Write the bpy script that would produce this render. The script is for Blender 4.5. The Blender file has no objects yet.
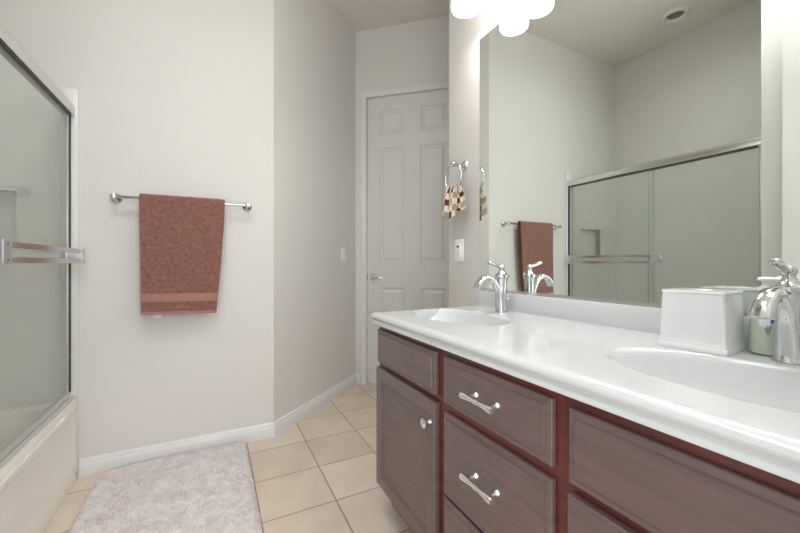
import bpy, bmesh, math, random
from mathutils import Vector, Matrix, noise
random.seed(7)
SC = bpy.context.scene
COL = SC.collection
PI = math.pi

# ------------------------------------------------------------------ camera
cam_d = bpy.data.cameras.new('camera'); cam = bpy.data.objects.new('camera', cam_d); COL.objects.link(cam)
cam.location = (0, 0, 1.03); cam.rotation_euler = (PI/2, 0, math.radians(-27.225))
cam_d.sensor_width = 36; cam_d.lens = 361.94/800*36; cam_d.shift_y = -3.0/800
cam_d.clip_start = 0.01
SC.camera = cam

# ------------------------------------------------------------------ light
W = bpy.data.worlds.new('world'); SC.world = W; W.use_nodes = True
W.node_tree.nodes['Background'].inputs[0].default_value = (.93, .96, 1.0, 1)
W.node_tree.nodes['Background'].inputs[1].default_value = .8
SHADE_POWER = 4.6
BULB_WATTS = 1.4
def area(name, loc, rot, sx, sy, e, colr, spread=0):
    d = bpy.data.lights.new(name, 'AREA'); d.shape = 'RECTANGLE'; d.size = sx; d.size_y = sy; d.energy = e; d.color = colr
    o = bpy.data.objects.new(name, d); COL.objects.link(o); o.location = loc; o.rotation_euler = rot
    if spread: d.spread = math.radians(spread)
    return o
# fill added behind the doorway the camera stands in; no window is known there
area('doorway_fill_light', (-.2, -1.7, 1.25), (PI/2, 0, 0), 3.2, 2.2, 58, (.92, .96, 1.0))
# added fill aimed up at the ceiling near the doorway; no source is seen
area('upward_fill_light', (-.05, .25, 2.0), (math.radians(180), 0, 0), .6, .6, 3.5, (.97, .985, 1))
area('overhead_fill_light', (-.21, .80, 3.0), (0, 0, 0), .62, .62, 11.5, (.94, .97, 1), 160)  # added downward fill, no lamp fixture stands here
SC.view_settings.view_transform = 'Standard'; SC.view_settings.look = 'None'
SC.view_settings.exposure = 0.38; SC.view_settings.gamma = 1.0
SC.view_settings.use_curve_mapping = False

# ------------------------------------------------------------------ materials
def lin(r, g, b):
    f = lambda c: (c/255/12.92) if c/255 <= .04045 else ((c/255+.055)/1.055)**2.4
    return (f(r), f(g), f(b), 1)
def mat(name, colr, rough=.5, metal=0, coat=0, spec=.5):
    m = bpy.data.materials.new(name); m.use_nodes = True
    b = m.node_tree.nodes['Principled BSDF']
    b.inputs['Base Color'].default_value = colr; b.inputs['Roughness'].default_value = rough
    b.inputs['Metallic'].default_value = metal; b.inputs['Coat Weight'].default_value = coat
    b.inputs['Specular IOR Level'].default_value = spec
    return m
def N(m, t, **kw):
    n = m.node_tree.nodes.new(t)
    for k, v in kw.items(): setattr(n, k, v)
    return n
def L(m, a, b): m.node_tree.links.new(a, b)
def bsdf(m): return m.node_tree.nodes['Principled BSDF']
def noise_bump(m, scale, strength, dist=.002, detail=3):
    tc = N(m, 'ShaderNodeTexCoord'); n = N(m, 'ShaderNodeTexNoise'); b = N(m, 'ShaderNodeBump')
    n.inputs['Scale'].default_value = scale; n.inputs['Detail'].default_value = detail
    b.inputs['Strength'].default_value = strength; b.inputs['Distance'].default_value = dist
    L(m, tc.outputs['Object'], n.inputs['Vector']); L(m, n.outputs['Fac'], b.inputs['Height']); L(m, b.outputs['Normal'], bsdf(m).inputs['Normal'])
    return m
def noise_color(m, c1, c2, scale, detail=4, stretch=(1, 1, 1), lo=.35, hi=.65):
    tc = N(m, 'ShaderNodeTexCoord'); mp = N(m, 'ShaderNodeMapping'); n = N(m, 'ShaderNodeTexNoise'); r = N(m, 'ShaderNodeValToRGB')
    mp.inputs['Scale'].default_value = stretch
    n.inputs['Scale'].default_value = scale; n.inputs['Detail'].default_value = detail
    r.color_ramp.elements[0].position = lo; r.color_ramp.elements[0].color = c1
    r.color_ramp.elements[1].position = hi; r.color_ramp.elements[1].color = c2
    L(m, tc.outputs['Object'], mp.inputs['Vector']); L(m, mp.outputs['Vector'], n.inputs['Vector']); L(m, n.outputs['Fac'], r.inputs['Fac'])
    L(m, r.outputs['Color'], bsdf(m).inputs['Base Color'])
    return m
M = {}
M['wall'] = noise_bump(mat('wall_paint', lin(221, 218, 212), .6, spec=.35), 90, .12)
M['ceil'] = noise_bump(mat('ceiling_paint', lin(228, 222, 213), .8, spec=.2), 60, .15)
M['trim'] = mat('white_trim_paint', lin(226, 225, 222), .35)
M['door'] = mat('white_door_paint', lin(216, 215, 211), .38)
M['tub'] = mat('tub_enamel', lin(240, 233, 224), .22, coat=.3)
M['chrome'] = mat('chrome', (.64, .65, .66, 1), .06, 1)
M['satin'] = mat('satin_aluminium', (.72, .71, .69, 1), .25, 1)
M['bracket'] = mat('satin_chrome_bracket', (.72, .74, .79, 1), .42, 1)
M['bar_metal'] = mat('brushed_bar_metal', (.66, .62, .58, 1), .32, 1)
M['counter'] = mat('cultured_marble_white', lin(212, 214, 215), .2, coat=.4)
M['white_plastic'] = mat('white_plastic', lin(236, 236, 236), .3)
M['porcelain'] = mat('white_porcelain', lin(236, 236, 238), .22, coat=.4)
M['dark'] = mat('dark_gap', (.02, .02, .02, 1), .6)
M['seal'] = mat('grey_rubber_seal', lin(58, 64, 61), .5)
M['screw'] = mat('screw_steel', (.25, .26, .28, 1), .4, 1)
M['wood'] = noise_color(mat('stained_wood_grey_sheen', (0, 0, 0, 1), .36, coat=.25), lin(100, 83, 80), lin(111, 92, 89), 9, 6, (1, .6, 6))  # grey sheen of the fronts is mixed into the stain colour
M['frame_wood'] = noise_color(mat('red_stained_frame_wood', (0, 0, 0, 1), .36, coat=.25), lin(92, 42, 35), lin(112, 52, 43), 9, 6, (1, .6, 6))
M['pull'] = mat('polished_nickel', (.95, .945, .94, 1), .24, 1)
M['blue'] = mat('blue_label', lin(40, 82, 160), .4)
M['print'] = mat('dark_green_strokes', lin(70, 78, 66), .5)
M['paper'] = mat('white_label', lin(230, 234, 238), .5)
# towel
M['terry'] = noise_color(mat('terry_rust_brown', (0, 0, 0, 1), .95, spec=.1), lin(128, 88, 79), lin(156, 111, 101), 60, 5, (1, 1, 1), .3, .7)
noise_bump(M['terry'], 420, .9, .004, 2)
M['terry_band'] = noise_bump(mat('terry_woven_band', lin(166, 122, 112), .85, spec=.1), 300, .3, .002, 2)
bsdf(M['terry']).inputs['Sheen Weight'].default_value = .3
# rug
M['rug'] = noise_color(mat('rug_pile', (0, 0, 0, 1), .95, spec=.1), lin(224, 212, 211), lin(240, 235, 233), 14, 6, (1, 1, 1), .3, .68)
noise_bump(M['rug'], 160, .6, .006, 4)
# mirror
m = mat('mirror_silver', (.865, .915, .87, 1), .0, 1); M['mirror'] = m
# glass: clear greenish sheet
def sheet_glass(name, tint, rough=0.0, extra=0):
    m = bpy.data.materials.new(name); m.use_nodes = True; nt = m.node_tree; nt.nodes.remove(bsdf(m))
    t = N(m, 'ShaderNodeBsdfTransparent'); t.inputs[0].default_value = tint
    g = N(m, 'ShaderNodeBsdfGlossy'); g.inputs['Roughness'].default_value = rough
    fr = N(m, 'ShaderNodeLayerWeight'); pw = N(m, 'ShaderNodeMath', operation='POWER'); pw.inputs[1].default_value = 5
    ma = N(m, 'ShaderNodeMath', operation='MULTIPLY_ADD'); ma.inputs[1].default_value = .9; ma.inputs[2].default_value = .035
    L(m, fr.outputs['Facing'], pw.inputs[0]); L(m, pw.outputs[0], ma.inputs[0])
    mx = N(m, 'ShaderNodeMixShader')
    L(m, ma.outputs[0], mx.inputs[0]); L(m, t.outputs[0], mx.inputs[1]); L(m, g.outputs[0], mx.inputs[2])
    sh = mx.outputs[0]
    if extra:                                      # pale diffuse layer mixed in to lighten the pane
        d = N(m, 'ShaderNodeBsdfDiffuse'); d.inputs[0].default_value = (.80, .84, .80, 1)
        tl = N(m, 'ShaderNodeBsdfTranslucent'); tl.inputs[0].default_value = (.80, .84, .80, 1)
        m1 = N(m, 'ShaderNodeMixShader'); L(m, d.outputs[0], m1.inputs[1]); L(m, tl.outputs[0], m1.inputs[2])
        m2 = N(m, 'ShaderNodeMixShader'); m2.inputs[0].default_value = extra
        L(m, sh, m2.inputs[1]); L(m, m1.outputs[0], m2.inputs[2]); sh = m2.outputs[0]
    L(m, sh, nt.nodes['Material Output'].inputs['Surface'])
    return m
M['glass'] = sheet_glass('shower_glass', (.968, .985, .972, 1), 0, .10)
M['glass_edge'] = mat('glass_edge_green', lin(126, 143, 134), .2)
M['bottle'] = sheet_glass('clear_soap_bottle', (.84, .88, .83, 1))
M['soap'] = mat('pale_green_soap', lin(226, 229, 219), .25)
# lamp shade that glows
m = mat('glowing_opal_glass', (.9, .88, .84, 1), .3); M['shade'] = m
bsdf(m).inputs['Emission Color'].default_value = (1.0, .995, .985, 1); bsdf(m).inputs['Emission Strength'].default_value = SHADE_POWER
M['lens'] = mat('unlit_lamp_lens', lin(120, 122, 112), .3)
# floor tiles
def tile_mat():
    m = mat('ceramic_floor_tile', (0, 0, 0, 1), .38, spec=.4)
    tc = N(m, 'ShaderNodeTexCoord'); sp = N(m, 'ShaderNodeSeparateXYZ'); L(m, tc.outputs['Object'], sp.inputs[0])
    def math_(op, a, b=None):
        n = N(m, 'ShaderNodeMath', operation=op)
        for i, v in enumerate((a, b)):
            if v is None: continue
            if isinstance(v, (int, float)): n.inputs[i].default_value = v
            else: L(m, v, n.inputs[i])
        return n.outputs[0]
    masks, ids = [], []
    for ax, x0, s in (('X', .474, .305), ('Y', 1.527, .295)):
        t = math_('DIVIDE', math_('SUBTRACT', sp.outputs[ax], x0), s)
        d = math_('ABSOLUTE', math_('SUBTRACT', math_('FRACT', t), .5))
        r = N(m, 'ShaderNodeMapRange'); r.inputs['From Min'].default_value = .5-.0038/s; r.inputs['From Max'].default_value = .5-.0022/s
        L(m, d, r.inputs['Value'])
        masks.append(r.outputs[0]); ids.append(math_('FLOOR', t))
    mask = math_('MAXIMUM', masks[0], masks[1])
    cb = N(m, 'ShaderNodeCombineXYZ'); L(m, ids[0], cb.inputs[0]); L(m, ids[1], cb.inputs[1])
    wn = N(m, 'ShaderNodeTexWhiteNoise', noise_dimensions='2D'); L(m, cb.outputs[0], wn.inputs['Vector'])
    n1 = N(m, 'ShaderNodeTexNoise'); n1.inputs['Scale'].default_value = 7; n1.inputs['Detail'].default_value = 6; L(m, tc.outputs['Object'], n1.inputs['Vector'])
    fac = math_('ADD', math_('MULTIPLY', wn.outputs['Value'], .35), math_('MULTIPLY', n1.outputs['Fac'], .65))
    rp = N(m, 'ShaderNodeValToRGB'); rp.color_ramp.elements[0].position = .25; rp.color_ramp.elements[0].color = lin(208, 191, 172)
    rp.color_ramp.elements[1].position = .75; rp.color_ramp.elements[1].color = lin(228, 214, 198); L(m, fac, rp.inputs['Fac'])
    mx = N(m, 'ShaderNodeMix', data_type='RGBA'); mx.inputs['B'].default_value = lin(160, 140, 121)
    L(m, mask, mx.inputs['Factor']); L(m, rp.outputs['Color'], mx.inputs['A']); L(m, mx.outputs['Result'], bsdf(m).inputs['Base Color'])
    b = N(m, 'ShaderNodeBump', invert=True); b.inputs['Strength'].default_value = .5; b.inputs['Distance'].default_value = .002
    L(m, mask, b.inputs['Height']); L(m, b.outputs['Normal'], bsdf(m).inputs['Normal'])
    return m
M['tile'] = tile_mat()
# small checkered hand towel
def check_mat():
    m = mat('checkered_cotton', (0, 0, 0, 1), .95, spec=.1)
    uv = N(m, 'ShaderNodeUVMap'); sp = N(m, 'ShaderNodeSeparateXYZ'); L(m, uv.outputs[0], sp.inputs[0])
    ck = N(m, 'ShaderNodeTexChecker'); ck.inputs['Scale'].default_value = 7; L(m, uv.outputs[0], ck.inputs['Vector'])
    cl = N(m, 'ShaderNodeTexWhiteNoise', noise_dimensions='2D')
    sn = N(m, 'ShaderNodeVectorMath', operation='SCALE'); sn.inputs['Scale'].default_value = 7; L(m, uv.outputs[0], sn.inputs[0])
    fl = N(m, 'ShaderNodeVectorMath', operation='FLOOR'); L(m, sn.outputs[0], fl.inputs[0]); L(m, fl.outputs[0], cl.inputs['Vector'])
    rp = N(m, 'ShaderNodeValToRGB'); rp.color_ramp.interpolation = 'CONSTANT'
    e = rp.color_ramp.elements; e[0].position = 0; e[0].color = lin(92, 52, 50); e[1].position = .38; e[1].color = lin(150, 146, 120)
    e2 = e.new(.75); e2.color = lin(186, 160, 138)
    L(m, cl.outputs['Value'], rp.inputs['Fac'])
    mx = N(m, 'ShaderNodeMix', data_type='RGBA'); mx.inputs['B'].default_value = lin(218, 202, 186)
    L(m, ck.outputs['Fac'], mx.inputs['Factor']); L(m, rp.outputs['Color'], mx.inputs['A']); L(m, mx.outputs['Result'], bsdf(m).inputs['Base Color'])
    return m
M['check'] = check_mat()

# ------------------------------------------------------------------ mesh helpers
def BM(): return bmesh.new()
def obj(name, bm, m, parent=None, smooth=True, ang=38, weld=True):
    if weld: bmesh.ops.remove_doubles(bm, verts=bm.verts, dist=1e-5)
    bmesh.ops.recalc_face_normals(bm, faces=bm.faces)
    if smooth:
        for f in bm.faces: f.smooth = True
        for e in bm.edges:
            if len(e.link_faces) == 2 and e.calc_face_angle(0) > math.radians(ang): e.smooth = False
    me = bpy.data.meshes.new(name); bm.to_mesh(me); bm.free()
    o = bpy.data.objects.new(name, me); COL.objects.link(o); me.materials.append(m)
    if parent: o.parent = parent; o.matrix_parent_inverse = Matrix.Translation(-Vector(parent_world(parent)))
    return o
def parent_world(p):
    v = Vector(p.location)
    while p.parent:
        v = v + p.matrix_parent_inverse.translation + Vector(p.parent.location); p = p.parent
    return v
def thing(name, label, cat, loc=(0, 0, 0), group=None):
    o = bpy.data.objects.new(name, None); COL.objects.link(o); o.location = loc; o.empty_display_size = .05
    o['label'] = label; o['category'] = cat
    if group: o['group'] = group
    return o
def tag(o, label, cat, group=None):
    o['label'] = label; o['category'] = cat
    if group: o['group'] = group
    return o
def struct(name, bm, m, label=None, cat=None, **kw):
    o = obj(name, bm, m, **kw); o['kind'] = 'structure'
    o['label'] = label or name.replace('_', ' '); 
    if cat: o['category'] = cat
    return o
def bx(bm, x0, x1, y0, y1, z0, z1, bev=0, seg=2, mtx=None):
    t = bmesh.new()
    bmesh.ops.create_cube(t, size=1)
    bmesh.ops.scale(t, vec=(abs(x1-x0), abs(y1-y0), abs(z1-z0)), verts=t.verts)
    bmesh.ops.translate(t, vec=((x0+x1)/2, (y0+y1)/2, (z0+z1)/2), verts=t.verts)
    if bev: bmesh.ops.bevel(t, geom=t.edges[:], offset=bev, segments=seg, affect='EDGES', profile=.5)
    if mtx: bmesh.ops.transform(t, matrix=mtx, verts=t.verts)
    me = bpy.data.meshes.new('t'); t.to_mesh(me); t.free(); bm.from_mesh(me); bpy.data.meshes.remove(me)
    return bm
def loft(bm, loops, closed=True, cap0=False, cap1=False, mtx=None):
    vs = [[bm.verts.new(mtx @ Vector(p) if mtx else p) for p in lp] for lp in loops]
    n = len(vs[0])
    for a, b in zip(vs, vs[1:]):
        for i in range(n if closed else n-1):
            j = (i+1) % n
            bm.faces.new((a[i], a[j], b[j], b[i]))
    if cap0: bm.faces.new(vs[0][::-1])
    if cap1: bm.faces.new(vs[-1])
    return bm
def lathe(bm, prof, mtx=None, n=32, sx=1, sy=1, cap0=True, cap1=True):
    loops = [[(r*sx*math.cos(2*PI*i/n), r*sy*math.sin(2*PI*i/n), z) for i in range(n)] for r, z in prof]
    return loft(bm, loops, True, cap0, cap1, mtx)
def tube(bm, pts, rad, n=14, side=None, caps=True):
    """sweep; rad a number, list, or list of (a, b): a across 'side', b the other way"""
    pts = [Vector(p) for p in pts]; loops = []
    ref = Vector(side) if side else None
    for i, p in enumerate(pts):
        t = (pts[min(i+1, len(pts)-1)] - pts[max(i-1, 0)]).normalized()
        if ref is None: ref = t.orthogonal()
        s = (ref - t*ref.dot(t)).normalized(); ref = s if not side else Vector(side); u = t.cross(s)
        r = rad[i] if isinstance(rad, (list, tuple)) else rad
        a, b = r if isinstance(r, (list, tuple)) else (r, r)
        loops.append([p + s*a*math.cos(2*PI*k/n) + u*b*math.sin(2*PI*k/n) for k in range(n)])
    return loft(bm, loops, True, caps, caps)
def spline(pts, n=6):
    P = [Vector(p) for p in pts]; out = []
    for i in range(len(P)-1):
        p0, p1, p2, p3 = P[max(i-1, 0)], P[i], P[i+1], P[min(i+2, len(P)-1)]
        for k in range(n):
            t = k/n
            out.append(.5*((2*p1)+(p2-p0)*t+(2*p0-5*p1+4*p2-p3)*t*t+(3*p1-p0-3*p2+p3)*t**3))
    out.append(P[-1]); return out
def lerp_list(v, n):
    out = []
    for i in range(len(v)-1):
        for k in range(n):
            t = k/n; a, b = v[i], v[i+1]
            out.append(tuple(x+(y-x)*t for x, y in zip(a, b)) if isinstance(a, tuple) else a+(b-a)*t)
    out.append(v[-1]); return out
def prism(bm, poly, z0, z1):
    return loft(bm, [[(x, y, z0) for x, y in poly], [(x, y, z1) for x, y in poly]], True, True, True)
def AX(axis, loc):
    R = {'x': Matrix.Rotation(PI/2, 4, 'Y'), '-x': Matrix.Rotation(-PI/2, 4, 'Y'), 'y': Matrix.Rotation(-PI/2, 4, 'X'), '-y': Matrix.Rotation(PI/2, 4, 'X'), 'z': Matrix.Identity(4)}[axis]
    return Matrix.Translation(loc) @ R

# ------------------------------------------------------------------ plan of the room
H = 3.02
C1, C2 = Vector((.318, 2.266)), Vector((1.084, 2.938))
YF = 2.266                                  # wall with the towel bar
XM = 1.152                                  # wall with the mirror
XS = -.586                                  # face of the tub
XB = -1.338                                 # wall behind the tub
U2 = (C2-C1).normalized(); N2 = Vector((U2.y, -U2.x))
a3 = math.radians(132); U3 = Vector((math.sin(a3), math.cos(a3))); N3 = Vector((U3.y, -U3.x))
YW = 1.659

b = BM(); bx(b, -1.5, 2.9, -3, 3.3, -.1, 0); struct('floor', b, M['tile'], 'beige square tile floor')
b = BM(); bx(b, -1.5, 2.9, -.12, 3.3, H, H+.1); struct('ceiling', b, M['ceil'], 'plain painted ceiling')
# far wall with a soap recess inside the shower
NX0, NX1, NZ0, NZ1 = -1.09, -.80, 1.10, 1.36
b = BM()
T = .12
def mitre(P, n1, n2, t): return P - t*(n1+n2)/(1+n1.dot(n2))
cm = mitre(C1, Vector((0, -1)), N2, T)
bx(b, XB-.1, NX0, YF, YF+T, 0, H); bx(b, NX0, NX1, YF, YF+T, 0, NZ0); bx(b, NX0, NX1, YF, YF+T, NZ1, H)
bx(b, NX0, NX1, YF+.05, YF+T, NZ0, NZ1)
prism(b, [(NX1, YF), (C1.x, C1.y), (cm.x, cm.y), (NX1, YF+T)], 0, H)
struct('wall_far', b, M['wall'], 'painted wall behind the towel bar')
q = C2 + U2*T; q2 = q - N2*T
b = BM(); prism(b, [(C1.x, C1.y), (C2.x, C2.y), (q.x, q.y), (q2.x, q2.y), (cm.x, cm.y)], 0, H)
struct('wall_diagonal', b, M['wall'], 'painted slanted wall between towel wall and white door')
# wall with the white door (opening in it)
MT3 = Matrix(((U3.x, N3.x, 0, C2.x), (U3.y, N3.y, 0, C2.y), (0, 0, 1, 0), (0, 0, 0, 1)))   # s, d (towards room), z
DS0, DS1, DZ = .101, .888, 2.437
b = BM()
bx(b, 0, DS0-.006, -T, 0, 0, H, mtx=MT3); bx(b, DS1+.006, 2.2, -T, 0, 0, H, mtx=MT3); bx(b, DS0-.006, DS1+.006, -T, 0, DZ+.006, H, mtx=MT3)
struct('wall_alcove', b, M['wall'], 'painted wall around the white six panel door')
b = BM(); prism(b, [(XM, .02), (XM, YW-.012), (XM+.004, YW-.004), (XM+.012, YW), (2.9, YW), (2.9, YW-T), (XM+T, YW-T), (XM+T, .02)], 0, H)
struct('wall_right', b, M['wall'], 'painted wall behind mirror and vanity')
b = BM(); bx(b, XB-.1, XB, -.1, YF, 0, H); struct('wall_left', b, M['wall'], 'painted wall behind the bathtub')
YS = .914
b = BM(); bx(b, XB, -.55, .02, YS, 0, H); struct('wall_shower_end', b, M['wall'], 'painted end wall of the shower')
b = BM(); bx(b, XB, -.44, -.1, .02, 0, H); bx(b, .50, XM+T, -.1, .02, 0, H); bx(b, -.44, .50, -.1, .02, 2.46, H)
struct('wall_near', b, M['wall'], 'painted wall around the entry doorway')

# baseboards
BP = [(0, 0), (.014, 0), (.014, .052), (.012, .060), (.0095, .064), (.0095, .070), (.006, .080), (.003, .085), (0, .085)]
def baseboard(name, p0, u, n, length, e0, e1, label):
    b = BM()
    loops = []
    for s, e in ((0, -e0), (length, e1)):
        loops.append([(p0.x+u.x*(s+e*d)+n.x*d, p0.y+u.y*(s+e*d)+n.y*d, z) for d, z in BP])
    loft(b, loops, True, True, True); struct(name, b, M['trim'], label)
th = math.acos(U2.x)/2; th2 = math.acos(U2.dot(U3))/2
baseboard('baseboard_far', Vector((XS+.008, YF)), Vector((1, 0)), Vector((0, -1)), C1.x-XS-.008, 0, math.tan(th), 'white baseboard below the towel bar')
baseboard('baseboard_diagonal', C1, U2, N2, (C2-C1).length, math.tan(th), -math.tan(th2), 'white baseboard of the slanted wall')
baseboard('baseboard_alcove', C2, U3, N3, DS0-.06, -math.tan(th2), 0, 'short white baseboard beside the door casing')

# white six panel door and its casing
b = BM()
xs = [0, .108, .325, .461, .678, DS1-DS0]; zs = [.012, .235, .828, 1.036, 2.006, 2.12, 2.325, DZ]
o_ = -.012
def cell(s0, s1, z0, z1, d0, mtx):
    rings = [(0, 0), (.010, -.009), (.022, -.010), (.040, -.002)]
    loops = [[(s0+i, d0+d, z0+i), (s1-i, d0+d, z0+i), (s1-i, d0+d, z1-i), (s0+i, d0+d, z1-i)] for i, d in rings]
    loft(b, loops, True, False, True, mtx)
def panel_door(mtx, d0, thick, both=False):
    for i in range(5):
        for j in range(7):
            s0, s1, z0, z1 = xs[i], xs[i+1], zs[j], zs[j+1]
            if i in (1, 3) and j in (1, 3, 5): cell(s0, s1, z0, z1, d0, mtx)
            else: loft(b, [[(s0, d0, z0), (s1, d0, z0), (s1, d0, z1), (s0, d0, z1)]], True, True, False, mtx)
    w = xs[-1]
    loft(b, [[(0, d0, zs[0]), (w, d0, zs[0]), (w, d0, DZ), (0, d0, DZ)], [(0, d0-thick, zs[0]), (w, d0-thick, zs[0]), (w, d0-thick, DZ), (0, d0-thick, DZ)]], True, False, True, mtx)
MD = MT3 @ Matrix.Translation((DS0, 0, 0))
panel_door(MD, o_, .036)
door1 = struct('door_1', b, M['door'], 'closed white six panel door with a lever handle', ang=20)
b = BM()
K = MT3 @ Matrix.Translation((.156, o_, .915)) @ AX('y', (0, 0, 0))
lathe(b, [(.031, 0), (.031, .004), (.027, .009), (.014, .012), (.011, .016), (.011, .045), (.013, .048), (.013, .056), (.008, .06)], K, 28)
tube(b, [MT3 @ Vector(p) for p in spline([(.150, o_+.052, .915), (.18, o_+.055, .915), (.22, o_+.053, .912), (.252, o_+.046, .909)], 5)], lerp_list([(.010, .007), (.008, .006), (.008, .0055), (.006, .004)], 5), 12, side=(0, 0, 1))
obj('lever_handle', b, M['satin'], door1)
b = BM(); bx(b, DS0-.003, DS0+.003, o_-.006, o_+.003, .893, .937, mtx=MT3); obj('latch_plate', b, M['screw'], door1)
b = BM()
CP = [(0, 0), (.014, 0), (.016, .01), (.013, .022), (.013, .040), (.009, .052), (0, .057)]    # (depth, across)
s_in, z_in = DS0-.001, DZ+.001
def cas(d, a): return [(s_in-a, d, 0), (s_in-a, d, z_in+a), (DS1+.001+a, d, z_in+a), (DS1+.001+a, d, 0)]
rows = [cas(d, a) for d, a in CP]
loft(b, [[r[k] for r in rows] for k in range(4)], True, True, True, MT3)
bx(b, DS0-.005, DS0-.001, -T, 0, 0, DZ+.005, mtx=MT3); bx(b, DS1+.001, DS1+.005, -T, 0, 0, DZ+.005, mtx=MT3); bx(b, DS0-.001, DS1+.001, -T, 0, DZ+.001, DZ+.005, mtx=MT3)
struct('trim_1', b, M['trim'], 'white casing around the six panel door')

# the entry door, standing open beside the doorway
b = BM()
xs = [0, .105, .315, .445, .655, .76]
MO = Matrix(((0, 1, 0, -.405), (1, 0, 0, .024), (0, 0, 1, 0), (0, 0, 0, 1)))
panel_door(MO, 0, .036)
door2 = struct('door_2', b, M['door'], 'open white entry door seen in the mirror', ang=20)
b = BM()
lathe(b, [(.031, 0), (.031, .004), (.027, .009), (.014, .012), (.011, .045), (.013, .056), (.008, .06)], AX('x', (-.405, .72, .915)), 24)
tube(b, [(-.353, .725, .915), (-.35, .68, .914), (-.356, .63, .91)], [(.009, .006), (.008, .006), (.006, .004)], 10, side=(0, 0, 1))
obj('lever_handle', b, M['satin'], door2)
b = BM(); bx(b, -.496, -.44, .02, .034, 0, 2.5, .003); bx(b, -.496, .556, .02, .034, 2.46, 2.516, .003); bx(b, .50, .556, .02, .034, 0, 2.5, .003)
struct('trim_2', b, M['trim'], 'white casing of the entry doorway')

# ------------------------------------------------------------------ bathtub
def rrect(x0, x1, y0, y1, r, z, n=6):
    out = []
    for cx, cy, a0 in ((x1-r, y1-r, 0), (x0+r, y1-r, PI/2), (x0+r, y0+r, PI), (x1-r, y0+r, 1.5*PI)):
        for k in range(n+1):
            a = a0 + PI/2*k/n; out.append((cx+r*math.cos(a), cy+r*math.sin(a), z))
    return out
b = BM()
X0, X1, Y0, Y1 = XB+.003, XS, YS+.003, YF-.003
ZT = .39
loops = [rrect(X0, X1, Y0, Y1, .004, 0.0), rrect(X0, X1, Y0, Y1, .004, .34), rrect(X0, X1-.0, Y0, Y1, .004, .375), rrect(X0+.004, X1-.005, Y0+.002, Y1-.002, .006, .386), rrect(X0+.012, X1-.014, Y0+.012, Y1-.012, .01, ZT)]
loops += [rrect(X0+.06, X1-.075, Y0+.08, Y1-.08, .1, ZT), rrect(X0+.068, X1-.083, Y0+.088, Y1-.088, .1, .382), rrect(X0+.085, X1-.1, Y0+.12, Y1-.11, .1, .25), rrect(X0+.12, X1-.13, Y0+.2, Y1-.14, .1, .12), rrect(X0+.18, X1-.2, Y0+.3, Y1-.2, .09, .09)]
loft(b, loops, True, False, True)
tub = obj('bathtub', b, M['tub']); tag(tub, 'cream built-in bathtub under the sliding glass doors', 'bathtub')
# apron: raised rim, recessed field and flared foot
b = BM()
def ayz(y0, y1, z0, z1, r, x): return [(x, y, z) for y, z, _ in rrect(y0, y1, z0, z1, r, 0, 6)]
ya, yb = YS+.006, YF-.018
loft(b, [ayz(ya, yb, .001, .352, .002, XS-.003), ayz(ya, yb, .001, .352, .002, XS+.004), ayz(ya+.002, yb-.002, .003, .350, .003, XS+.006), ayz(ya+.055, yb-.055, .085, .325, .05, XS+.006), ayz(ya+.062, yb-.062, .093, .318, .045, XS+.002)], True, True, True)
obj('apron', b, M['tub'], tub)
b = BM(); lathe(b, [(.03, 0), (.032, .004), (.02, .008), (.006, .009)], Matrix.Translation((-.95, 2.0, .09)), 24); obj('drain', b, M['chrome'], tub)

# white edge strip of the tub surround on the far wall
b = BM(); bx(b, -.664, XS+.006, YF-.012, YF-.0005, ZT+.001, 1.868, .004)
struct('trim_3', b, M['trim'], 'white edge strip of the tub surround')

# ------------------------------------------------------------------ sliding shower doors
sd = thing('shower_door', 'framed sliding glass shower doors standing on the bathtub rim', 'shower door', (XS-.025, (YS+YF)/2, ZT))
FX0, FX1 = XS-.052, XS-.004
b = BM()
prof = [(FX0, 1.737), (FX0, 1.782), (FX0+.008, 1.789), (FX1-.012, 1.789), (FX1-.003, 1.783), (FX1, 1.775), (FX1, 1.742), (FX1-.004, 1.737)]
loft(b, [[(x, y, z) for x, z in prof] for y in (YS+.002, YF-.0125)], True, True, True); obj('header', b, M['satin'], sd)
b = BM(); bx(b, FX0+.006, FX1-.008, YS+.03, YF-.04, 1.728, 1.7368); obj('header_seal', b, M['seal'], sd)
b = BM()
prof = [(FX0, ZT+.001), (FX0, ZT+.018), (FX0+.02, ZT+.018), (FX0+.024, ZT+.03), (FX0+.03, ZT+.03), (FX0+.034, ZT+.014), (FX1-.006, ZT+.012), (FX1, ZT+.004), (FX1, ZT+.001)]
loft(b, [[(x, y, z) for x, z in prof] for y in (YS+.002, YF-.0125)], True, True, True); obj('bottom_track', b, M['satin'], sd)
b = BM(); bx(b, FX0, FX1-.0192, YF-.042, YF-.0125, ZT+.03, 1.7365, .002); obj('jamb', b, M['satin'], sd)
b = BM(); bx(b, FX1-.0190, FX1-.0150, YF-.028, YF-.0125, ZT+.03, 1.7365, .001); obj('jamb_seal', b, M['seal'], sd)
b = BM(); bx(b, FX0, FX1, YS+.002, YS+.026, ZT+.03, 1.7365, .002); obj('jamb', b, M['satin'], sd)
GX = FX1-.0135      # outer pane plane
b = BM(); bx(b, GX-.007, GX-.001, 1.530, YF-.045, ZT+.014, 1.7275); pane1 = obj('glass_panel', b, M['glass'], sd, smooth=False)
b = BM(); bx(b, FX0+.009, FX0+.015, YS+.028, 1.572, ZT+.019, 1.7275); pane2 = obj('glass_panel', b, M['glass'], sd, smooth=False)
b = BM(); bx(b, GX-.0072, GX-.0008, 1.5285, 1.5298, ZT+.014, 1.7275); obj('glass_edge', b, M['glass_edge'], pane1, smooth=False)
b = BM(); bx(b, FX0+.0088, FX0+.0152, 1.5722, 1.5735, ZT+.019, 1.7275); obj('glass_edge', b, M['glass_edge'], pane2, smooth=False)
PX = -.545
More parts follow.
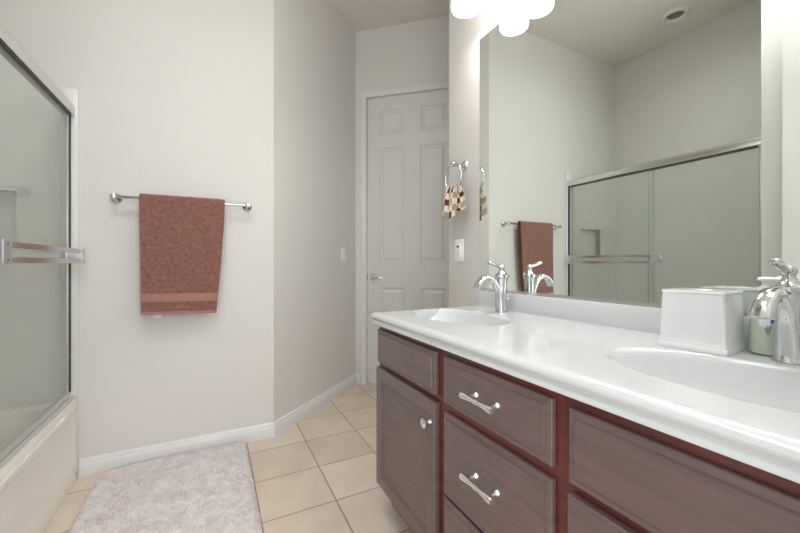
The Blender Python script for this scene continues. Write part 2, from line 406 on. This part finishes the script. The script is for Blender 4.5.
for z0 in (1.031, 1.078):
    b = BM(); bx(b, PX-.004, PX, 1.50, 2.19, z0, z0+.019, .0012); obj('pull_bar', b, M['bar_metal'], pane1)
for y0, y1 in ((1.462, 1.514), (2.168, 2.214)):
    b = BM()
    bx(b, PX-.006, PX+.0015, y0, y1, 1.028, 1.102, .0015); bx(b, GX-.0005, PX-.003, y0+.008, y1-.008, 1.05, 1.08, .002); bx(b, GX-.0005, GX+.004, y0, y1, 1.04, 1.092, .001)
    br = obj('bar_bracket', b, M['bracket'], pane1)
    for z in (1.041, 1.088):
        b = BM(); lathe(b, [(.0045, 0), (.0042, .001), (.001, .0014)], AX('x', (PX+.0014, (y0+y1)/2, z)), 12); obj('screw', b, M['screw'], br)

# ------------------------------------------------------------------ vanity cabinet
VY0, VY1 = .022, 1.362
XF = .606
vc = thing('vanity_cabinet', 'dark reddish brown double sink vanity cabinet under the white countertop', 'vanity cabinet', (.85, .69, 0))
b = BM()
bx(b, XF, XF+.02, VY0, VY1, .1445, .7835, .001); bx(b, XF, XF+.02, VY0+.1, VY1-.11, .105, .1445, .001)
for y in (VY1-.018, VY0):
    bx(b, XF+.02, XM-.004, y, y+.018, .105, .7765); bx(b, XF+.085, XM-.004, y, y+.018, 0, .105)
bx(b, XF+.02, XM-.004, VY0+.018, VY1-.018, .105, .12)
bx(b, XM-.014, XM-.004, VY0+.018, VY1-.018, .12, .7765)
obj('cabinet_body', b, M['frame_wood'], vc)
b = BM(); bx(b, XF+.07, XF+.085, VY0+.018, VY1-.018, 0, .105); obj('toe_kick', b, M['wood'], vc)
def front(name, y0, y1, z0, z1, rings, m=None):
    b = BM()
    loops = [[(x, y0+i, z0+i), (x, y1-i, z0+i), (x, y1-i, z1-i), (x, y0+i, z1-i)] for i, x in rings]
    loft(b, loops, True, True, True)
    return obj(name, b, m or M['wood'], vc, ang=18)
FB = XF-.0005
SLAB = [(.001, FB), (0, FB-.002), (0, FB-.012), (.0015, FB-.0138), (.0125, FB-.0165), (.0135, FB-.0158), (.0150, FB-.0158), (.0165, FB-.019), (.020, FB-.019)]
DOOR = [(.001, FB), (0, FB-.002), (0, FB-.016), (.002, FB-.0185), (.004, FB-.019), (.044, FB-.019), (.047, FB-.0175), (.050, FB-.0135), (.055, FB-.011), (.058, FB-.0105)]
def pull(parent, y, z):
    b = BM(); xc = .553
    lathe(b, [(.0005, -.057), (.0075, -.0565), (.0088, -.052), (.0084, -.044), (.0066, -.03), (.005, -.012), (.006, -.004), (.006, .004), (.005, .012), (.0066, .03), (.0084, .044), (.0088, .052), (.0075, .0565), (.0005, .057)], AX('y', (xc, y, z)), 16)
    p = obj('pull', b, M['pull'], parent)
    for s in (-1, 1):
        b = BM(); lathe(b, [(.0085, 0), (.0085, .002), (.0065, .005), (.0042, .009), (.0042, .024), (.0055, .030), (.0055, .036)], AX('-x', (FB-.019, y+s*.038, z)), 14); obj('post', b, M['pull'], p)
def knob(parent, y, z):
    b = BM(); lathe(b, [(.008, 0), (.008, .002), (.005, .006), (.005, .016), (.012, .020), (.0145, .023), (.0145, .026), (.012, .0285), (.006, .030), (.001, .0303)], AX('-x', (FB-.019, y, z)), 24); obj('knob', b, M['pull'], parent)
front('false_front', .918, 1.349, .633, .765, SLAB)
d = front('door', .915, 1.352, .143, .612, DOOR); knob(d, .938, .548)
for z0, z1, zp in ((.628, .763, .700), (.366, .602, .497), (.143, .357, .262)):
    d = front('drawer', .497, .874, z0, z1, SLAB); pull(d, .682, zp)
front('false_front', .032, .459, .620, .760, SLAB)
d = front('door', .248, .459, .143, .600, DOOR); knob(d, .272, .536)
d = front('door', .032, .243, .143, .600, DOOR); knob(d, .219, .536)

# ------------------------------------------------------------------ countertop with two bowls
CT = .828
ct = thing('countertop', 'white cultured marble countertop with two oval sinks, on the brown cabinet', 'countertop', (.85, .70, .777))
b = BM()
BX0, BX1, BY0, BY1 = .604, XM-.003, .022, 1.365
YMID = .72
SINKS = [(.842, 1.150, .148, .245), (.842, .288, .148, .245)]
rngs = [(1.0, 0), (.985, -.0012), (.965, -.005), (.945, -.012), (.915, -.026), (.86, -.05), (.77, -.08), (.64, -.105), (.45, -.122), (.25, -.129), (.1, -.131)]
NN = 96
for (cx, cy, ax, ay), (y0, y1) in zip(SINKS, ((YMID, BY1), (BY0, YMID))):
    cor = [math.atan2(yy-cy, xx-cx) for xx in (BX0, BX1) for yy in (y0, y1)]
    angs = [-PI+2*PI*k/NN for k in range(NN)]
    for c in cor:
        k = min(range(NN), key=lambda i: abs(angs[i]-c)); angs[k] = c
    def bd(a):
        dx, dy = math.cos(a), math.sin(a); t = 1e9
        if dx > 1e-9: t = min(t, (BX1-cx)/dx)
        if dx < -1e-9: t = min(t, (BX0-cx)/dx)
        if dy > 1e-9: t = min(t, (y1-cy)/dy)
        if dy < -1e-9: t = min(t, (y0-cy)/dy)
        return (cx+dx*t, cy+dy*t, CT)
    def el(a, s):
        dx, dy = math.cos(a), math.sin(a); t = 1/math.sqrt((dx/ax)**2+(dy/ay)**2); return t*dx*s, t*dy*s
    loops = [[bd(a) for a in angs], [(cx+el(a, 1.04)[0], cy+el(a, 1.04)[1], CT) for a in angs]]
    loops += [[(cx+el(a, s)[0], cy+el(a, s)[1], CT+z) for a in angs] for s, z in rngs]
    loft(b, loops, True, False, True)
# moulded front and left edge
EP = [(0, 0), (.010, -.0003), (.017, -.0022), (.0225, -.0058), (.0262, -.0105), (.0275, -.0155), (.0262, -.0200), (.0225, -.0235), (.0200, -.0275), (.0200, -.0315), (.0225, -.0360), (.0245, -.0400), (.0245, -.0430), (0, -.0430)]
path = [((BX0, BY0), (-1, 0))]
for n_ in ((-1, .86), (-.97, .97), (-.86, 1)): path.append(((BX0, BY1), n_))
path.append(((BX1, BY1), (0, 1)))
loft(b, [[(p[0]+n[0]*o, p[1]+n[1]*o, CT+z) for o, z in EP] for p, n in path], True, True, True)
obj('counter_slab', b, M['counter'], ct, ang=30)
for cx, cy, ax, ay in SINKS:
    b = BM(); lathe(b, [(.024, 0), (.026, .003), (.02, .006), (.004, .007)], Matrix.Translation((cx, cy, CT-.1315)), 24); obj('drain', b, M['chrome'], ct)
b = BM(); bx(b, XM-.021, XM-.001, .022, 1.393, CT-.002, .902, .0035); obj('backsplash', b, M['counter'], ct)

# ------------------------------------------------------------------ mirror
mr = thing('wall_mirror', 'large frameless wall mirror standing on the white backsplash', 'mirror', (XM-.003, .70, .904))
b = BM(); bx(b, XM-.006, XM-.0005, .024, 1.384, .908, 2.115); obj('mirror_glass', b, M['mirror'], mr, smooth=False)
b = BM(); bx(b, XM-.010, XM-.0005, .024, 1.384, .9025, .9075); bx(b, XM-.010, XM-.0065, .024, 1.384, .9075, .913); obj('bottom_channel', b, M['satin'], mr, smooth=False)

# ------------------------------------------------------------------ faucets
def faucet(x, y, label):
    t = thing('faucet', label, 'faucet', (x, y, CT), 'chrome single lever faucets')
    def P(dx, dy, dz): return (x+dx, y+dy, CT+dz)
    T_ = Matrix.Translation((x, y, CT+.0005))
    b = BM(); lathe(b, [(.0265, 0), (.0268, .004), (.0258, .007), (.0245, .010), (.0225, .03), (.0200, .06), (.0190, .09), (.0200, .115), (.0228, .136), (.0235, .140), (.0285, .144), (.0292, .149), (.0275, .154), (.0195, .159), (.0135, .166), (.0105, .174), (.0095, .178)], T_, 36, sx=1.1); obj('body', b, M['chrome'], t)
    b = BM()
    pts = spline([P(-.008, 0, .004), P(-.012, 0, .05), P(-.022, 0, .092), P(-.045, 0, .128), P(-.074, 0, .145), P(-.102, 0, .140), P(-.122, 0, .122), P(-.133, 0, .100)], 6)
    rr = lerp_list([(.0235, .019), (.0195, .015), (.0165, .012), (.0160, .0115), (.0165, .0110), (.018, .0105), (.0195, .0095), (.0205, .0085)], 6)
    tube(b, pts, rr, 20, side=(0, 1, 0)); sp = obj('spout', b, M['chrome'], t)
    b = BM(); lathe(b, [(.0045, 0), (.010, .003), (.0122, .009), (.0115, .016), (.007, .021), (.001, .0225)], Matrix.Translation(P(0, 0, .176)), 24)
    pts = spline([P(-.004, 0, .186), P(-.022, 0, .192), P(-.044, 0, .199), P(-.066, 0, .205), P(-.074, 0, .206)], 5)
    tube(b, pts, lerp_list([(.008, .007), (.008, .0065), (.0105, .008), (.0115, .0075), (.005, .004)], 5), 16, side=(0, 1, 0)); obj('lever', b, M['chrome'], t)
    b = BM(); tube(b, [P(.020, 0, .05), P(.033, 0, .05)], .0028, 10); lathe(b, [(.003, 0), (.0055, .003), (.0055, .008), (.002, .011)], Matrix.Translation(P(.033, 0, .046)), 14); obj('lift_rod', b, M['chrome'], t)
    return t
faucet(1.066, 1.146, 'chrome lever faucet behind the far sink at the left end')
faucet(1.048, .294, 'chrome lever faucet beside the white tissue box')

# ------------------------------------------------------------------ tissue box
tb = thing('tissue_box', 'white square tissue box cover with stepped base on the counter', 'tissue box', (1.048, .444, CT))
MB = Matrix.Translation((1.046, .444, CT+.0003)) @ Matrix.Rotation(math.radians(5), 4, 'Z')
b = BM()
def sq(h, z, r=.006): return [(x, y, zz) for x, y, zz in rrect(-h, h, -h, h, r, z, 4)]
loops = [sq(.0665, 0), sq(.067, .002), sq(.067, .010), sq(.0657, .012), sq(.0651, .013), sq(.0651, .019), sq(.0641, .021), sq(.0637, .022), sq(.0637, .027), sq(.0632, .029), sq(.0628, .065), sq(.0612, .105), sq(.0596, .130), sq(.0606, .131), sq(.0612, .133), sq(.0612, .136), sq(.0601, .138), sq(.050, .138)]
nl = len(loops[-1])
ov = lambda s, z: [(.036*s*math.cos(a), .022*s*math.sin(a), z) for a in [PI/4*0+math.atan2(p[1], p[0]) for p in loops[-1]]]
loops += [ov(1.05, .1382), ov(1.0, .1365), ov(.98, .12)]
loft(b, loops, True, True, False, MB); obj('cover', b, M['porcelain'], tb)
b = BM(); loft(b, [[(.034*math.cos(2*PI*k/24), .020*math.sin(2*PI*k/24), .124) for k in range(24)]], True, True, False, MB)
obj('tissues', b, M['paper'], tb)

# ------------------------------------------------------------------ soap bottle
sx_, sy_ = 1.094, .343
sb = thing('soap_dispenser', 'clear hand soap bottle with white pump between tissue box and faucet', 'soap dispenser', (sx_, sy_, CT))
T_ = Matrix.Translation((sx_, sy_, CT+.0005))
bp = [(.024, 0), (.0284, .003), (.029, .02), (.0284, .06), (.0268, .085), (.0225, .108), (.0165, .125), (.0105, .134), (.0100, .142)]
b = BM(); lathe(b, bp, T_, 32); obj('bottle', b, M['bottle'], sb)
b = BM(); lathe(b, [(.0235, .001), (.0278, .004), (.0284, .02), (.0278, .06), (.0264, .082), (.0242, .095)], T_, 32); obj('liquid_soap', b, M['soap'], sb)
b = BM()
a0 = math.radians(192)
loft(b, [[(.0288*math.cos(a0+(k-6)*.06), .0288*math.sin(a0+(k-6)*.06), .074+hh*.012*math.sqrt(max(0, 1-((k-6)/6.3)**2))) for k in range(13)] for hh in (-1, 1)], False, False, False, T_)
obj('white_sticker', b, M['paper'], sb)
b = BM(); loft(b, [[(.0288*math.cos(a0+.30+k*.05), .0288*math.sin(a0+.30+k*.05), z) for k in range(8)] for z in (.072, .088)], False, False, False, T_)
obj('blue_sticker', b, M['blue'], sb)
b = BM()
for c0, c1, zz in ((-.10, .02, .064), (.06, .06, .068), (.22, .10, .066)):
    loft(b, [[(.0288*math.cos(a0+.1+q), .0288*math.sin(a0+.1+q), z) for q in ((c0-.03, c0+.03) if z > .06 else (c1-.015, c1+.015))] for z in (.048, zz)], False, False, False, T_)
obj('dark_strokes', b, M['print'], sb)  # three short dark green strokes on the bottle
b = BM(); lathe(b, [(.0125, .1425), (.0125, .150), (.0075, .152), (.0065, .160), (.0085, .162), (.015, .164), (.016, .168), (.012, .171), (.002, .172)], T_, 24)
dv = Vector((.30, -.95, 0)).normalized()
tube(b, [Vector((sx_, sy_, CT+.167))-dv*.012, Vector((sx_, sy_, CT+.1675))+dv*.02, Vector((sx_, sy_, CT+.166))+dv*.045, Vector((sx_, sy_, CT+.158))+dv*.053], [(.007, .004), (.0065, .004), (.005, .004), (.004, .003)], 12, side=dv.cross(Vector((0, 0, 1))))
obj('pump', b, M['white_plastic'], sb)

# ------------------------------------------------------------------ towel bar and bath towel
def rosette_prof(): return [(.025, 0), (.026, .003), (.024, .008), (.019, .012), (.012, .015), (.009, .02), (.0085, .042), (.012, .048), (.0145, .056), (.0145, .066), (.011, .073), (.004, .076)]
YB = YF-.062
tbar = thing('towel_bar', 'chrome towel bar on the wall holding the brown towel', 'towel bar', (-.132, YF, 1.357))
b = BM(); tube(b, [(-.435, YB, 1.357), (.171, YB, 1.357)], .0078, 16); obj('bar', b, M['chrome'], tbar)
for x in (-.435, .171):
    b = BM(); lathe(b, rosette_prof(), AX('-y', (x, YF-.0005, 1.357)), 28); obj('mount', b, M['chrome'], tbar)

bt = thing('bath_towel', 'reddish brown terry towel folded over the chrome towel bar', 'towel', (-.137, YB, 1.35))
TX0, TX1 = -.327, .054
def towel_pt(u, v, side, zf, push=0):
    """u across 0..1, v 0 top .. 1 bottom, side -1 front, 1 back"""
    x0 = TX0+.010*v; x1 = TX1-.042*max(0, v)**1.4
    x = x0+(x1-x0)*u
    hang = .012+.006*math.sin(u*5.2+.6)*v+.004*math.sin(u*11+2)*v*v + .006*v
    y = YB+side*(hang+push); z = 1.357+.0165-(1.3735-zf)*v - .010*v*u
    return x, y, z
def towel_sheet(off0, off1, zf, zb, nu=56, nv=46):
    b = BM(); loops = []
    for k in range(nu+1):
        u = k/nu; ring = []
        A = []
        for j in range(nv+1):
            A.append(Vector(towel_pt(u, 1-j/nv*.985, -1, zf)))
        top = []
        for j in range(1, 8):
            a = PI*j/8; p = Vector(towel_pt(u, .012, -1, zf)); top.append(Vector((p.x, YB-.0125*math.cos(a), 1.357+.0065+.0115*math.sin(a))))
        Bk = [Vector(towel_pt(u, .02+.98*j/nv, 1, zb)) for j in range(nv+1)]
        path = A+top+Bk
        outer, inner = [], []
        for i, p in enumerate(path):
            t = (path[min(i+1, len(path)-1)]-path[max(i-1, 0)]); t.x = 0; t.normalize()
            n = Vector((0, -t.z, t.y)) if 1 else None
            if n.dot(p-Vector((p.x, YB, 1.25))) < 0: n = -n
            jit = .0011*noise.noise(p*140)
            outer.append(p+n*(off1+jit)); inner.append(p+n*off0)
        loops.append(outer+inner[::-1])
    loft(b, loops, True, True, True)
    return b
tw = obj('towel_cloth', towel_sheet(-.003, .006, .775, .80), M['terry'], bt, weld=False, ang=70)
def strip(name, v0, v1, off, m, nu=56, nv=6):
    b = BM(); loops = []
    for k in range(nu+1):
        u = k/nu
        pts = [Vector(towel_pt(u, v0+(v1-v0)*j/nv, -1, .775)) for j in range(nv+1)]
        loops.append([p+Vector((0, -off, 0)) for p in pts]+[p+Vector((0, -.001, 0)) for p in pts[::-1]])
    loft(b, loops, True, True, True); return obj(name, b, m, tw, weld=False)
zv = lambda z: (1.3735-z)/(1.3735-.775)
strip('woven_band', zv(.880), zv(.838), .0078, M['terry_band'])
strip('hem', zv(.790), zv(.774), .0080, M['terry_band'])
b = BM(); bx(b, -.268, -.236, YB-.010, YB-.0085, .752, .775); obj('care_label', b, M['paper'], tw)
# side hem of the folded layers
b = BM(); tube(b, [Vector(towel_pt(0, v, -1, .775))+Vector((.000, .004, 0)) for v in [i/20*.99+.005 for i in range(21)]], .0045, 8); obj('side_hem', b, M['terry_band'], tw)

# ------------------------------------------------------------------ towel ring with a small towel
RX, RY, RZ = XM, 1.505, 1.534
rg = thing('towel_ring', 'chrome towel ring on the wall beside the mirror', 'towel ring', (RX, RY, RZ))
b = BM(); lathe(b, [(r, z*(1 if z < .02 else 1.18)) for r, z in rosette_prof()], AX('-x', (RX-.0005, RY, RZ)), 28); obj('mount', b, M['chrome'], rg)
XR = RX-.076
b = BM(); RR, RC = .067, RZ-.066
tube(b, [(XR, RY+RR*math.sin(a), RC+RR*math.cos(a)) for a in [2*PI*k/48 for k in range(49)]], .0052, 12, side=(1, 0, 0), caps=False); obj('ring', b, M['chrome'], rg)
# small towel threaded through the ring
b = BM(); uvl = b.loops.layers.uv.new('UVMap')
nu, nv = 40, 44
grid = []
zt, ybw = RC-RR+.006, RY
for j in range(nv+1):
    v = j/nv; row = []
    s = v*2-1                                     # -1 front hem .. 0 over ring .. 1 back hem
    side = -1 if s < 0 else 1
    h = abs(s)
    drop = (.132 if side < 0 else .098)
    for i in range(nu+1):
        u = i/nu
        w = .046+.020*min(1, h*2.2)               # half width: gathered on the ring, wider below
        y = RY+.004+(u-.5)*2*w
        lift = RR-math.sqrt(max(0, RR*RR-min(abs(y-RY), RR*.96)**2))
        amp = .010*min(1, h*3)
        x = XR+side*(.0085*min(1, h*9)+.012*h)+amp*math.sin(u*15+side*1.1)*(.6+.4*h)
        z = zt+.0085*(1-min(1, h*8))**.5*1.0+lift*.62*(1-h*.4)-drop*h-.02*h*math.sin(u*3.1+ (0 if side < 0 else 1.2))
        row.append((Vector((x, y, z)), (u*.9, v*1.35)))
    grid.append(row)
vs = [[b.verts.new(p) for p, _ in r] for r in grid]
for j in range(nv):
    for i in range(nu):
        f = b.faces.new((vs[j][i], vs[j][i+1], vs[j+1][i+1], vs[j+1][i]))
        for lp, (jj, ii) in zip(f.loops, ((j, i), (j, i+1), (j+1, i+1), (j+1, i))): lp[uvl].uv = grid[jj][ii][1]
ht = obj('hand_towel', b, M['check'], None, weld=False, ang=80)
md = ht.modifiers.new('thickness', 'SOLIDIFY'); md.thickness = .004; md.offset = 0
tag(ht, 'small checkered brown and cream hand towel hanging through the chrome ring', 'hand towel')

# ------------------------------------------------------------------ switches
def plate(name, mtx, label, cat, kind):
    t = thing(name, label, cat, mtx @ Vector((0, 0, 0)))
    b = BM(); bx(b, -.035, .035, -.001, .006, -.058, .058, .0025, mtx=mtx); obj('cover_plate', b, M['white_plastic'], t)
    b = BM(); bx(b, -.0165, .0165, .0055, .0095, -.033, .033, .001, mtx=mtx); r = obj('rocker', b, M['white_plastic'], t)
    if kind:
        b = BM(); bx(b, -.010, .012, .0093, .0105, .016, .026, .0003, mtx=mtx); obj('indicator', b, M['dark'], r)
        b = BM(); bx(b, -.004, .004, .0093, .0100, -.006, -.002, mtx=mtx); bx(b, -.004, .004, .0093, .0100, -.022, -.018, mtx=mtx); obj('button', b, M['screw'], r)
    return t
MS = Matrix(((0, -1, 0, XM-.001), (1, 0, 0, 1.552), (0, 0, 1, 1.098), (0, 0, 0, 1)))
plate('light_switch', MS, 'white wall control with dark indicator below the towel ring', 'light switch', 1)
p = C1+U2*.812
MS = Matrix(((U2.x, N2.x, 0, p.x+N2.x*.001), (U2.y, N2.y, 0, p.y+N2.y*.001), (0, 0, 1, 1.10), (0, 0, 0, 1)))
plate('light_switch', MS, 'plain white light switch on the slanted wall beside the door', 'light switch', 0)

# ------------------------------------------------------------------ vanity lights
def vanity_light(yc, label):
    t = thing('vanity_light', label, 'wall light', (XM, yc, 2.36), 'three shade vanity lights')
    b = BM(); bx(b, XM-.022, XM-.0005, yc-.20, yc+.20, 2.32, 2.40, .006); obj('back_plate', b, M['chrome'], t)
    for k in (-1, 0, 1):
        y = yc+k*.145; xs_ = 1.003; zb = 2.168
        b = BM(); tube(b, spline([(XM-.02, y, 2.36), (XM-.06, y, 2.375), (xs_+.02, y, 2.385), (xs_, y, 2.37), (xs_, y, 2.325)], 5), .006, 10)
        lathe(b, [(.020, 2.303), (.023, 2.309), (.021, 2.323), (.012, 2.331)], Matrix.Translation((xs_, y, 0)), 20); obj('arm', b, M['chrome'], t)
        b = BM()
        pr = [(.058, .004), (.064, 0), (.0665, .006), (.065, .013), (.0675, .018), (.0665, .028), (.061, .046), (.048, .070), (.034, .094), (.024, .112), (.019, .128), (.018, .140)]
        lathe(b, pr, Matrix.Translation((xs_, y, zb)), 36, cap0=False, cap1=False); obj('lamp_shade', b, M['shade'], t)
        ld = bpy.data.lights.new('bulb', 'POINT'); ld.energy = BULB_WATTS; ld.color = (1, .995, .985); ld.shadow_soft_size = .034
        lo = bpy.data.objects.new('bulb', ld); COL.objects.link(lo); lo.parent = t; lo.location = (xs_-XM, y-yc, zb+.035-2.36)
    return t
vanity_light(1.157, 'three bell shade vanity light above the mirror over the far sink')
vanity_light(.285, 'added unseen three bell shade vanity light over the near sink')  # second fixture added out of view for its light

# ------------------------------------------------------------------ unlit round ceiling lamp above the tub
dl = thing('ceiling_light', 'unlit round recessed ceiling light above the bathtub, seen in the mirror', 'ceiling light', (-.99, 1.567, H))
b = BM(); lathe(b, [(.098, 0), (.097, -.008), (.088, -.018), (.072, -.018), (.060, -.008), (.056, -.001)], Matrix.Translation((-.99, 1.567, H-.0005)), 40, cap0=False, cap1=False); obj('trim_ring', b, M['trim'], dl)
b = BM(); lathe(b, [(.057, -.0012), (.050, -.003), (.03, -.0055), (.005, -.007)], Matrix.Translation((-.99, 1.567, H-.0002)), 32); obj('lens', b, M['lens'], dl)

# ------------------------------------------------------------------ bath rug
b = BM()
RX0, RX1, RY0, RY1 = -.492, .166, 1.28, 2.240
nx, ny = 150, 220
def rug_h(x, y):
    dx = min(x-RX0, RX1-x); dy = min(y-RY0, RY1-y); r = .13 if y > 1.8 and x < 0 else .065
    if dx < r and dy < r: d = r-math.hypot(r-dx, r-dy)
    else: d = min(dx, dy)
    return d
vv = {}
for i in range(nx+1):
    for j in range(ny+1):
        x = RX0+(RX1-RX0)*i/nx; y = RY0+(RY1-RY0)*j/ny
        d = rug_h(x, y)
        if d < -.002: continue
        e = min(1, max(0, d)/.03); e = math.sqrt(max(0, 1-(1-e)**2))
        p = Vector((x, y, 0))
        z = .003+e*(.024+.005*noise.noise(p*9)+.005*noise.noise(p*30)+.0035*noise.noise(p*80))
        w = .004*noise.noise(p*20+Vector((3, 1, 0)))
        vv[i, j] = b.verts.new((x+w, y+w*.7, max(z, .002)))
for i in range(nx):
    for j in range(ny):
        k = [(i, j), (i+1, j), (i+1, j+1), (i, j+1)]
        if all(q in vv for q in k): b.faces.new([vv[q] for q in k])
ed = [e for e in b.edges if len(e.link_faces) == 1]
r = bmesh.ops.extrude_edge_only(b, edges=ed)
for v in r['geom']:
    if isinstance(v, bmesh.types.BMVert): v.co.z = 0
# short pile tufts
for k in range(34000):
    x = random.uniform(RX0+.004, RX1-.004); y = random.uniform(RY0+.004, RY1-.004)
    d = rug_h(x, y)
    if d < .003: continue
    e = min(1, d/.022); e = math.sqrt(max(0, 1-(1-e)**2)); z0 = .003+e*.022+.005*noise.noise(Vector((x, y, 0))*9)*e
    a = random.uniform(0, 2*PI); l = random.uniform(.006, .012); t = .0016
    lean = Vector((math.cos(a), math.sin(a), 0))*l*random.uniform(.3, .9); s = Vector((-math.sin(a), math.cos(a), 0))*t
    p = Vector((x, y, z0))
    b.faces.new((b.verts.new(p-s), b.verts.new(p+s), b.verts.new(p+lean+Vector((0, 0, l*.7)))))
rug = obj('bath_rug', b, M['rug'], None, weld=False, ang=180)
tag(rug, 'fluffy pinkish white bath rug on the tile floor beside the bathtub', 'rug')
